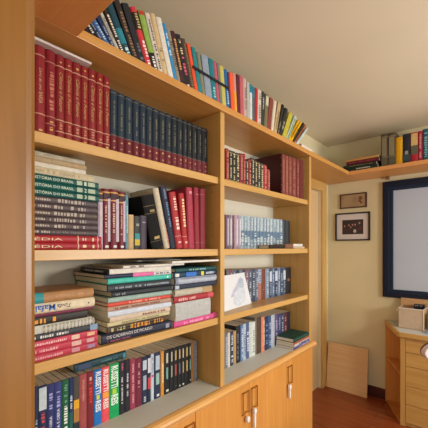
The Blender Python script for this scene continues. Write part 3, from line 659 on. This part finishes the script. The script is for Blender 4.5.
# ---- third shelf, left bay: stack A
z = S[2]; g = 'books lying in the left stack of the third shelf'
A = [('B0364A', 'pink-red report lying at the very bottom of the left stack', (mk('E0A0A8', .12, .55, .3, .7), pn('C0848E', .66, .76, .15, .85), pn('9A7A9A', .86, .96, .2, .8))),
     ('B4384A', 'pink-red report lying second from the bottom of the left stack', (mk('E4A8B0', .08, .5, .3, .7), pn('D0A8A0', .66, .78, .15, .85), pn('C89AA0', .85, .95, .2, .8))),
     ('BA3C50', 'pink-red report lying directly below the dark grey book', (mk('EAB8BC', .06, .6, .3, .7), pn('D8B8A8', .66, .76, .15, .85), pn('D8A888', .86, .96, .2, .8))),
     ('3A3E44', 'dark grey book with white lettering lying on the pink-red reports', (mk('D8D8D4', .1, .62, .28, .7), pn('7C98B4', .9, 1.0, .05, .95))),
     ('BFC0B6', 'white spiral-bound book lying on the dark grey one', ()),
     ('2E2926', 'black book with orange lettering lying under the thin maroon one', (mk('D8943A', .1, .55, .2, .85),)),
     ('6E2440', 'thin maroon book lying under the cream Mafalda volume', ()),
     ('D3C6AA', 'thick cream volume with blue title Mafalda lying upside down', (bt('Toda', '2A2A30', .48, .655, .26, .66, True, .4, 0), bt('Mafalda', '2C5CB0', .10, .455, .16, .78, True, 0, .015), mk('3A3430', .90, .925, .4, .62))),
     ('A47A50', 'brown cardboard-covered book with teal patch on top of left stack', (bd('2E8C94', (.10, .32)), mk('B88E62', .4, .9, .3, .6)))]
b0 = L2_A[0][0]
for i, (r_, sp) in enumerate(zip(L2_A, A)):
    z0 = z + r_[0] - b0; z1 = z + r_[1] - b0; xR = r_[3]; xL = .30 if i < 7 else .315
    lying_book(xL, xR, 1.098 + (.006 if i in (5, 6) else 0), z0, z1, .20 - .01 * (i % 2), sp[0], sp[1], g, sp[2], hard=(i >= 7 or i == 3), name='spiral_book' if i == 4 else 'book',
               turn=(.03 if i == 8 else 0))
    if i == 4:
        rr = [o for o in COL.objects if o.get('label') == sp[1]][0]
        ring = MB(); th = z1 - z0
        for k in range(14):
            cx = .10 + k * .0125
            pts = [(th * .5 + (th * .42) * cos(t * pi / 5), -.004 + .006 * sin(t * pi / 5) - .002, cx) for t in range(11)]
            ring.tube(pts, .0016, 5)
        ring.build('spiral_binding', M('D8D8D0', .3), rr)

# ---- stack B, middle
g = 'books lying in the middle stack of the third shelf'
B = [('s', '23283C', 'navy book titled Os Cadernos de Picasso at the bottom of the middle stack', (bt('OS CADERNOS DE PICASSO', 'D0CCC8', .05, .68, .16, .48, False, 0, .0), mk('985070', .06, .36, .66, .84), pn('8A8EA0', .90, .96, .25, .75))),
     ('s', '4A3A2A', 'book with orange and black animal pattern in the middle stack', (mk('D08A34', .35, .95, .1, .9), mk('A8A878', .05, .35, .2, .8), mk('1C1814', .1, .95, .35, .6))),
     ('s', 'BDB48C', 'pale yellow-cream book above the animal-patterned one', (mk('8A8460', .2, .8),)),
     ('s', 'C2B09A', 'beige book with small dark marks in the middle stack', (mk('8A5A4A', .5, .9),)),
     ('s', 'BEC6D2', 'pale bluish white book below the rosy brown one', ()),
     ('s', 'A88A76', 'rosy brown book below the bright red one in the middle stack', (mk('7A4A3A', .1, .8),)),
     ('s', 'C8483A', 'bright red thin book in the middle stack', (mk('E8B0A0', .3, .8),)),
     ('s', '8FA8A0', 'grey-green book above the bright red thin one', ()),
     ('s', '23292F', 'black book above the grey-green one in the middle stack', (mk('7A8288', .05, .2),)),
     ('s', '30383F', 'charcoal book with small grey lettering under the turquoise one', (mk('98A4AC', .1, .95, .35, .65),)),
     ('s', '43B5A4', 'turquoise book in the middle stack of the third shelf', (mk('DDF0EA', .92, .97),)),
     ('s', '1C2440', 'navy book with a bright pink stripe above the turquoise one', (bd('D0689A', (.38, .70)), bd('C9C4C0', (.70, 1)), mk('3A3A50', .74, .96))),
     ('e', 'C4C0B8', 'dark-spined book with white pages topping the middle stack', (bd('2A2C36', (0, 1)), mk('B8B4B0', .2, .85, .3, .7),))]
b0 = L2_B[0][0]
offs = [(0, 0), (.012, -.01), (.012, 0), (.008, .0), (0, 0), (-.002, 0), (0, 0), (.0, 0), (.018, 0), (.0, 0), (0, 0), (-.012, 0), (-.0, 0)]
deps = [.26, .25, .27, .25, .26, .20, .23, .18, .21, .27, .28, .27, .23]
for i, (r_, sp) in enumerate(zip(L2_B, B)):
    z0 = z + r_[0] - b0; z1 = z + r_[1] - b0
    if i == 0: xL = .603
    elif i < 3: xL = .612
    else: xL = r_[2]
    xL += offs[i][0]; xR = r_[3] + offs[i][1]
    if sp[0] == 's': lying_book(xL, xR, 1.100, z0, z1, deps[i], sp[1], sp[2], g, sp[3], hard=False if i in (2, 3, 4, 5) else True, turn=(-.02, .0, .015, -.01)[i % 4] * .5)
    else: side_book(xL, xR, 1.100, z0, z1, deps[i], sp[1], sp[2], g, sp[3], pages=M('D0CCC2', .85))
# ---- stack C, right
g = 'books lying in the right stack of the third shelf'
C_ = [('C84C84', 'bright pink book at the bottom of the right stack', (mk('E8A0C0', .2, .8), pn('8A2A4A', .93, .99)), .0),
      ('A9ABA8', 'thick grey-white box-like book on the bright pink one', (), .0),
      ('9E3038', 'maroon-red book on the thick grey-white one', (mk('D8A8A0', .1, .5), bd('C05058', (.85, 1))), .0),
      ('B0AA98', 'cream-grey thick book above the maroon-red one', (pn('A88A60', .72, 1.0, .1, .9),), .002),
      ('2A3244', 'thin navy book in the middle of the right stack', (pn('A8B0C0', .02, .10),), .0),
      ('A3ABB8', 'silvery book with dark lines right of the charcoal ones', (bd('7A8296', (.0, .06)), mk('7E8698', .1, .95, .1, .25)), .0),
      ('1E3A52', 'dark teal book with blue and yellow marks in the right stack', (pn('2E6AC0', .25, .48, .1, .9), pn('D8C83A', .60, .66, .1, .9), mk('C8D0D8', .72, .92), pn('C8CCC8', .02, .10, .2, .8)), .0),
      ('1C4A4A', 'dark green-teal book just under the wide magazines', (mk('8ABABA', .3, .7),), .0)]
b0 = L2_C[0][0]; zt = 0
for i, (r_, sp) in enumerate(zip(L2_C, C_)):
    z0 = z + r_[0] - b0; z1 = z + r_[1] - b0; xR = min(r_[3], 1.248)
    if i == 7: z1 = z0 + .018
    if i in (1, ): xR = 1.20
    lying_book(.952 + .008 * (i % 2), xR, 1.090 + sp[3], z0, z1, .27, sp[0], sp[1], g, sp[2], hard=(i not in (1,)), turn=0); zt = z1
ztop = z + L2_B[-1][1] - L2_B[0][0]
zm = max(zt, ztop)
lying_book(.690, 1.02, 1.096, ztop + .0005, ztop + .011, .25, 'CCC8BE', 'greyish white magazine lying on the middle stack of the third shelf', 'magazines on top of the stacks', (mk('5A4A48', .1, .3, .1, .9),), hard=False, name='magazine')
lying_book(.93, 1.250, 1.078, zm + .012, zm + .022, .28, 'D6D3CA', 'pale magazine spanning both right-hand stacks, edge close to the divider', 'magazines on top of the stacks', (), hard=False, name='magazine')
lying_book(.80, 1.06, 1.16, zm + .0225, zm + .0265, .18, 'B4B2AC', 'thin grey magazine lying on the pale one, partly dark', 'magazines on top of the stacks', (pn('222228', .1, .4, .1, .9),), hard=False, name='magazine')

# ---- bottom bay, left: upright on the worktop
sp3 = [
 ('2E3A3C', 'slim dark book squeezed against the door lining on the worktop', ()),
 ('26304A', 'thin dark navy book left of the white-labelled one', (mk('9AA4B8', .1, .5),)),
 ('232D4E', 'navy book with a large white label, leftmost labelled on the worktop', (pn('B8C4CC', .62, .97, .05, .95), mk('C04A50', .34, .58), mk('8A96B8', .05, .3))),
 ('2F3568', 'violet-navy book with white title right of the labelled navy one', (mk('9AA0CC', .55, .85), bt('VIDA E OBRA', 'D0D4E4', .08, .48, .3, .68, False))),
 ('363E78', 'blue-violet book with white title left of the green one', (mk('9AA4D4', .55, .85), bt('VIDA E OBRA', 'D4D8E8', .14, .56, .3, .68, False))),
 ('1E5A3C', 'dark green book with white title between violet-blue and slim blue ones', (mk('6AA080', .62, .92), mk('E4ECE4', .14, .56, .25, .78))),
 ('20305C', 'slim dark blue book right of the dark green one', (bd('2A5A58', (.0, .42)), mk('D0D8E4', .48, .7))),
 ('4A4640', 'grey-brown book with a yellow picture on its spine', (pn('D8A42A', .45, .60, .05, .95), pn('A8743A', .22, .45, .05, .95), pn('2A2A2E', .0, .2, .0, 1.0))),
 ('9A4A4A', 'dusty red book right of the yellow-pictured one', (mk('C08A80', .5, .9, .35, .65),)),
 ('74242C', 'dark red book with a bright red title left of the blue one', (mk('D03A34', .45, .82, .25, .75), pn('C8A8A0', .84, .9, .35, .65))),
 ('1F6CB4', 'bright blue book with big white block letters', (bt('RUSSETTI', 'E4E8E8', .56, .96, .16, .86, True, 0, .03), pn('C8CC5A', .46, .54, .3, .7), bt('REIS', 'E4E8E8', .24, .44, .16, .86, True, 0, .03))),
 ('DC4C56', 'coral red book with big white block letters', (bt('RUSSETTI', 'F0E0DC', .56, .96, .16, .86, True, 0, .03), pn('E8A040', .44, .54, .1, .9), bt('REIS', 'F0E0DC', .24, .42, .16, .86, True, 0, .03))),
 ('179A58', 'bright green book with big white block letters', (bt('RUSSETTI', 'E4F0E4', .56, .96, .16, .86, True, 0, .03), pn('A8D040', .44, .54, .3, .7), bt('REIS', 'E4F0E4', .24, .43, .16, .86, True, 0, .03))),
 ('26262E', 'black book with small pink title beside the bright green one', (mk('C05A70', .78, .95, .3, .7), mk('D0D0D4', .2, .7, .32, .62))),
 ('23232C', 'black book with white title, second right of the bright green one', (mk('C8C8D0', .3, .75, .3, .65),)),
 ('8E3A4E', 'rose-maroon book between the black and the plain maroon one', (mk('D8A0A8', .1, .9, .35, .65),)),
 ('6A2638', 'maroon book left of the navy label-covered books', (mk('C09098', .4, .9, .35, .65),)),
 ('232C44', 'navy book with white label patches, first right of the maroon one', (pn('B4C0CC', .72, .92, .15, .85), pn('98A4B4', .3, .6, .2, .8), mk('C8D0D8', .05, .15))),
 ('242A3C', 'navy book with a white and a red label patch', (pn('C4C4D0', .62, .93, .1, .9), pn('C04048', .28, .52, .1, .9))),
 ('242A3C', 'slim navy book with a small white foot mark beside the white one', (mk('D8D8DC', .05, .9, .3, .7),)),
 ('B8C4CC', 'white book with a tiny pink spot on the worktop row', (pn('C04A8A', .50, .55, .25, .75), mk('8A94A4', .6, .95))),
 ]
sp3 = sp3[:17] + [sp3[17], sp3[18], sp3[20],
 ('25304A', 'navy book with white patches directly right of the white one', (pn('A8B8C4', .62, .93, .2, .8), pn('8FB0A8', .3, .55, .25, .75), mk('D0D4D8', .04, .1))),
 ('C88A34', 'slim orange-ochre book left of the black series', (mk('E8D0A0', .3, .8),))]
bl = [('B8B4A0', '6FA094'), ('B8B0A0', '9AA08A'), ('B49A60', 'B04A44'), ('B8A080', '5A6A8A'), ('C0B090', 'A89A60'), ('B8A050', 'B89A60')]
for k in range(7):
    a, b = bl[k % 6]
    sp3.append(('1B1C1D', 'black series book with cream and coloured labels, ' + ['beside the orange-ochre one', 'second from the ochre one', 'third from the ochre one', 'middle of the seven', 'third from the brown book', 'second from the brown book', 'beside the brown book'][k],
                (pn(a, .70, .92, .34, .66), pn(b, .34, .60, .35, .65), mk('C8C4B8', .05, .1))))
sp3 += [('8A6038', 'slim brown book right of the black series', ()), ('6C7078', 'grey book second from the right end of the worktop row', (mk('8A8E96', .1, .9, .3, .7),)),
        ('7A7074', 'grey-mauve book, rightmost of the left worktop row', ())]
print('L3', len(sp3), len(L3))
for (x0, t, h, a), sp in zip(L3, sp3):
    upright_book(x0, t, h, 0, 1.225, TOP, .165, sp[0], sp[1], 'books standing on the worktop in the left bay', sp[2], hard=False)
# dark teal book lying on them
zt = TOP + .2365
tb = empty('book', (.562, 1.242, zt + .034), (0, pi / 2, 0))
tb.rotation_euler = (Matrix.Rotation(radians(-1.5), 3, 'Z') @ Matrix.Rotation(pi / 2, 3, 'Y')).to_euler()
book_mesh(tb, .033, .232, .14, '1E4248', (mk('5A8A88', .45, .8, .35, .6), pn('3A4A66', .06, .30, .15, .85), pn('3E90A0', .93, .98, .2, .8)), True, rng=RNG)
tag(tb, 'dark teal book lying on top of the upright worktop books', 'book')

# ---- right bay, top shelf
cols = ['8A2228', '2A2A22', '26281F', '2A2A20', '742026', '8E1E24', '2C2422', '7A1E24', '2E2C22', '2A2A22', '2C2C24', '33322A', '96242C', '8A1E26']
n = len(R0_SET)
for i, ((x0, t, h, a), c_) in enumerate(zip(R0_SET, cols)):
    red = c_[0] in '789'
    ang = .07 if i == n - 1 else 0
    dec = (mk('C8B890' if not red else 'C8907A', .10, .92, .3, .72), bd('A89868' if not red else 'A86A50', (.06, .075), (.93, .945)))
    lab = ('red' if red else 'dark olive') + ' gilt-patterned volume in the upper right bay, ' + ordinal(i, n)
    upright_book(x0, t, h, 0, 1.11, S[0], .13, c_, lab, 'small gilt volumes on the upper right shelf', dec, name='gilt_volume')
n = len(R0_TALL)
for i, (x0, t, h, a) in enumerate(R0_TALL):
    wide = i in (0, 1, 2, 3)
    dec = (pn(('7C3E34', '84463A', '804036', '7C3E34', '743430')[min(i, 4)], .0, .985, .06, .94), bd('A87868', *[(z_, z_ + .008) for z_ in (.08, .24, .40, .56, .72, .90)]), mk('A07064', .1, .88, .35, .65)) if i < 5 else (pn('642A28', .0, .985, .06, .94),)  # full-height panels paint the lit spines lighter than the dark cover sides
    lab = 'tall dark red ribbed volume near the bay end, ' + ordinal(i, n)
    upright_book(x0, t, min(h, .325), 0, 1.11, S[0], .26, '3E1216', lab, 'tall dark red volumes on the upper right shelf', dec, name='ribbed_volume', rough=.35, pages=M('5A2A26', .8))

# second shelf: pale blue set
cols = ['6A5068', '7A6A80', 'C8C8C8', 'A88A98', '9A8E9E'] + ['9FB0B8', '8FA4B0', 'A4B2B6', '8898A4', '9CAEB4', '90A0AC', 'A0B0B6', '8A9CA8', '9AAAB2', 'A2B0B4', '8C9EAA', '98A8B0', '8A98A4'] + ['2C3438', '20262A']
n = len(R1)
for i, ((x0, t, h, a), c_) in enumerate(zip(R1, cols)):
    if 5 <= i < 18: dec = (bd('54708A', (.28 + .03 * ((i * 5) % 4), .55)), bd('6E8698', (.08, .2)), mk('C4D0D4', .58, .95, .3, .7), mk('BCC4C8', .1, .34 + .05 * ((i * 3) % 4), .1, .8), pn('7E90A0', .0, .95, .90, .99))
    elif i < 5: dec = (pn('D0C8D0', .1, .9, .6, .9),)
    else: dec = ()
    kind = ['dusty purple slim', 'mauve slim', 'thin white', 'pinkish', 'greyish mauve'][i] if i < 5 else ('pale blue' if i < 18 else ('very dark' if i == 18 else 'blackish'))
    lab = kind + ' volume in the pale set at eye level, right bay, ' + ordinal(i, n)
    upright_book(x0, t, h, 0, 1.20, S[1], .15, c_, lab, 'pale blue volumes on the middle right shelf', dec, name='pale_volume')
g = 'books lying in front of the pale blue set'
lying_book(1.80, 2.00, 1.105, S[1], S[1] + .026, .09, '2A2422', 'dark book lying flat before the pale blue volumes', g, (), turn=.0)
lying_book(2.002, 2.12, 1.10, S[1], S[1] + .034, .09, '7A5440', 'brown book lying flat between the dark and the pale ones', g, ())
lying_book(2.124, 2.31, 1.10, S[1], S[1] + .017, .09, 'B8A48E', 'pale tan book lying flat at the shelf end, under a white one', g, (), hard=False)
lying_book(2.124, 2.275, 1.10, S[1] + .0172, S[1] + .036, .09, 'D0CCC4', 'white book lying flat on the pale tan one at the shelf end', g, (), hard=False)

# third shelf right
cols = ['5A5A66', '8A3A44', '5E6670', '30384A', '6A727E', '2C3444', '7A4A58', '4C5668', '3A4254', '5A6478', 'A06A5C', '6E4034', '7888A0', '3A4658', '586A84', '2C3850', '64748C', '32425E', '4A5266', '26262C']
names = ['slate', 'dull red', 'steel grey', 'dark slate', 'pale slate', 'navy grey', 'dusky rose', 'slate blue', 'dark steel', 'blue-grey', 'salmon-footed', 'brown', 'light steel', 'deep slate', 'denim blue', 'dark navy', 'pale denim', 'indigo', 'grey-blue', 'thick black']
n = len(R2)
for i, ((x0, t, h, a), c_) in enumerate(zip(R2, cols)):
    dec = (mk('A8B4C0', .12, .92, .25, .7),) if i not in (11, 19) else ((mk('8A5A4A', .3, .6),))
    if i == 10: dec = (bd('9AA4B4', (.55, 1.0)), mk('60708A', .6, .95))
    if i in (13, 15, 18): dec = (pn('B8C4D0', .55, .9), mk('8A96A8', .1, .5))
    lab = names[i] + ' book in the row behind the bird picture, ' + ordinal(i, n)
    upright_book(x0, t, h, 0, 1.225, S[2], .15, c_, lab, 'slate coloured books on the third right shelf', dec, hard=False)
# picture card leaning on the books
pc = empty('bird_picture', (1.378, 1.150, S[2] + .001))
pc.rotation_euler = (radians(-9), 0, math.atan2(.035, .28))
Wc, Hc = .335, .205
MB().prism([(0, 0), (Wc, 0), (Wc - .045, Hc + .004), (0, Hc)], -.004, .0, axis='y').build('card', M('D2D4D8', .6, .02, 4), pc)
def blob(cx, cz, rx, rz, rot=0, n=18):
    return [(cx + rx * cos(2 * pi * k / n) * cos(rot) - rz * sin(2 * pi * k / n) * sin(rot), cz + rx * cos(2 * pi * k / n) * sin(rot) + rz * sin(2 * pi * k / n) * cos(rot)) for k in range(n)]
MB().prism([(.110, .030), (.150, .012), (.215, .014), (.262, .040), (.272, .085), (.262, .118), (.228, .140), (.190, .138), (.150, .112), (.122, .080)], -.0046, -.0038, axis='y').build('bird_body', M('C0C7D0', .7, .12, 40), pc)
MB().prism([(.205, .120), (.245, .112), (.268, .132), (.262, .168), (.235, .182), (.205, .172), (.190, .150), (.170, .140)], -.0050, -.0038, axis='y').build('bird_head', M('A4AFC0', .7, .15, 40), pc)
MB().prism([(.090, .070), (.120, .072), (.170, .108), (.200, .132), (.175, .136), (.130, .112)], -.0052, -.0038, axis='y').build('bird_wing', M('AEB2C4', .7, .15, 40), pc)
tag(pc, 'white picture card with a pale blue bird leaning in the right bay', 'picture')

# worktop, right bay
sp4 = [('6A6E78', 'grey-striped slim book, leftmost on the right worktop', (mk('A8B0B8', .1, .9),)), ('C4C0B8', 'white slim book second on the right worktop', ()), ('2C3648', 'navy and white book left of the tan one', (mk('C8D0DC', .1, .9),)),
       ('B08A58', 'tan book beside the big black book', ()), ('1E2026', 'tall black book with white specks on the right worktop', (mk('8A94A4', .1, .8, .2, .4),)), ('5E7AA8', 'blue book right of the tall black one', (mk('C8D4E4', .1, .9),)),
       ('A8B4C0', 'pale blue-white book second right of the black one', (mk('4A5A7A', .1, .7),)), ('4A5A80', 'indigo book before the pale bookends on the worktop', (mk('D0D8E4', .2, .8),)), ('B8C0BC', 'pale grey-green book, narrow', ()),
       ('C6CCC4', 'whitish book with faint lettering left of the thin grey gap', (mk('8A9490', .1, .8),)), ('7A7468', 'thin taupe book left of the dark brown one', ()), ('4E3A30', 'thick dark brown book left of the salmon one', ()),
       ('CC7E60', 'salmon orange book on the right worktop', (mk('F0D0C0', .1, .9, .6, .9),)), ('2A3452', 'navy book right of the salmon one', (mk('6A84A8', .1, .8),)), ('3E5478', 'denim blue book right of the navy one', (mk('A8B8CC', .1, .8),)),
       ('A8B0BE', 'pale silver book in the middle of the right worktop', ()), ('5A4E78', 'violet book behind the flat green stack', (mk('B0A8C4', .2, .8),)), ('3A3A5C', 'dark violet book behind the flat green stack', (mk('9898B8', .4, .9),)),
       ('33405A', 'slate blue book behind the flat green stack', (mk('98A4B8', .4, .9),)), ('5A2E34', 'dark wine book second from the bay end', (mk('B08A80', .4, .9),)), ('262230', 'blackish book at the right end behind the flat stack', ())]
print('R3', len(sp4), len(R3))
for (x0, t, h, a), sp in zip(R3, sp4):
    upright_book(x0, t, h, 0, 1.215, TOP, .17, sp[0], sp[1], 'books standing on the worktop in the right bay', sp[2], hard=False)
# flat stack in front, turned a little
g = 'books in the flat stack on the worktop'
fsx, fsy, trn = 2.062, 1.062, radians(1.5)
fz = TOP
for i, (c_, hh, ln, dp, lab, dec, hard) in enumerate((('4A4A86', .017, .268, .148, 'violet-blue book at the bottom of the flat green-topped stack', (mk('B8B8D8', .2, .9),), False),
        ('B8B4B0', .019, .262, .147, 'pale book with purple lettering second from bottom of the flat stack', (mk('5A4A8A', .3, .95, .2, .8),), False),
        ('A85A40', .014, .256, .145, 'thin rust-red book just under the dark green one', (), False),
        ('1E4A40', .026, .26, .148, 'dark green hardback topping the flat stack on the worktop', (), True))):
    lying_book(fsx + .003 * (i % 2), fsx + ln, fsy, fz, fz + hh, dp, c_, lab, g, dec, hard=hard, turn=trn); fz += hh + .0003

# ---- far shelf
def far_book(y1, t, h, d, colour, label, deco=(), group='books standing on the far wall shelf'):
    """upright, spine towards the room (facing -X); y1 is its left edge as seen"""
    r = empty('book', (3.225, y1, LEDGE_Z), (0, 0, -pi / 2))
    book_mesh(r, t - .0006, h, d, colour, deco, True, rng=RNG, rough=.45)
    return tag(r, label, 'book', group)
y = .778
for t, h, c_, lab, dec in ((.058, .305, '4A4030', 'olive-grey mottled volume standing left on the far shelf', (bd('8A7C5C', (.28, .30), (.9, .92)), pn('7C7258', .32, .88, .16, .84), pn('54503E', .03, .27, .14, .86))),
        (.064, .300, '4A4032', 'olive-grey mottled volume left of the yellow one on the far shelf', (bd('8A7C5C', (.28, .30), (.9, .92)), pn('807658', .32, .88, .16, .84), pn('54503E', .03, .27, .14, .86))),
        (.055, .245, 'D0980E', 'golden yellow book on the far shelf', (mk('9A6C10', .08, .14),)),
        (.062, .262, '22242E', 'black book with a pale picture on the far shelf', (pn('8A8A84', .30, .42, .3, .7), pn('34444C', .08, .30, .1, .9))),
        (.058, .262, 'A82030', 'red book with cream and grey panels on the far shelf', (pn('C8A86A', .56, .96, .08, .92), pn('5A5A48', .26, .56, .05, .95))),
        (.030, .262, 'A01E38', 'slim crimson book right of the cream-panelled one', (mk('D89A9A', .1, .9),)),
        (.050, .27, '1E5464', 'dark teal book at the photo edge on the far shelf', (mk('7AA4AC', .1, .9),)),
        (.045, .26, '3A3C40', 'dark grey book beyond the teal one on the far shelf', ())):
    far_book(y, t, h, .19, c_, lab, dec); y -= t
g = 'books lying flat on the far shelf'
zz = LEDGE_Z
for i, (c_, hh, y1, y0, lab, dec) in enumerate((('1E2A22', .034, 1.120, .800, 'black book with white lettering at the bottom of the far flat stack', (mk('B8B8A8', .40, .80, .3, .7),)),
        ('2A2E26', .029, 1.115, .812, 'dark green-black book second from the bottom of the far flat stack', (mk('8A8A70', .2, .9, .4, .6),)),
        ('5A1A26', .034, 1.085, .790, 'dark wine-red book under the tan one on the far shelf', (mk('8A3A3A', .1, .9, .3, .7),)),
        ('B98A50', .022, 1.100, .795, 'thin tan book topping the far flat stack', ()))):
    r = empty('book', (3.203, y1, zz + hh)); r.rotation_euler = (Matrix.Rotation(-pi / 2, 3, 'Z') @ Matrix.Rotation(pi / 2, 3, 'Y')).to_euler()
    book_mesh(r, hh - .0006, y1 - y0, .20, c_, dec, True, rng=RNG); zz += hh
    tag(r, lab, 'book', g)
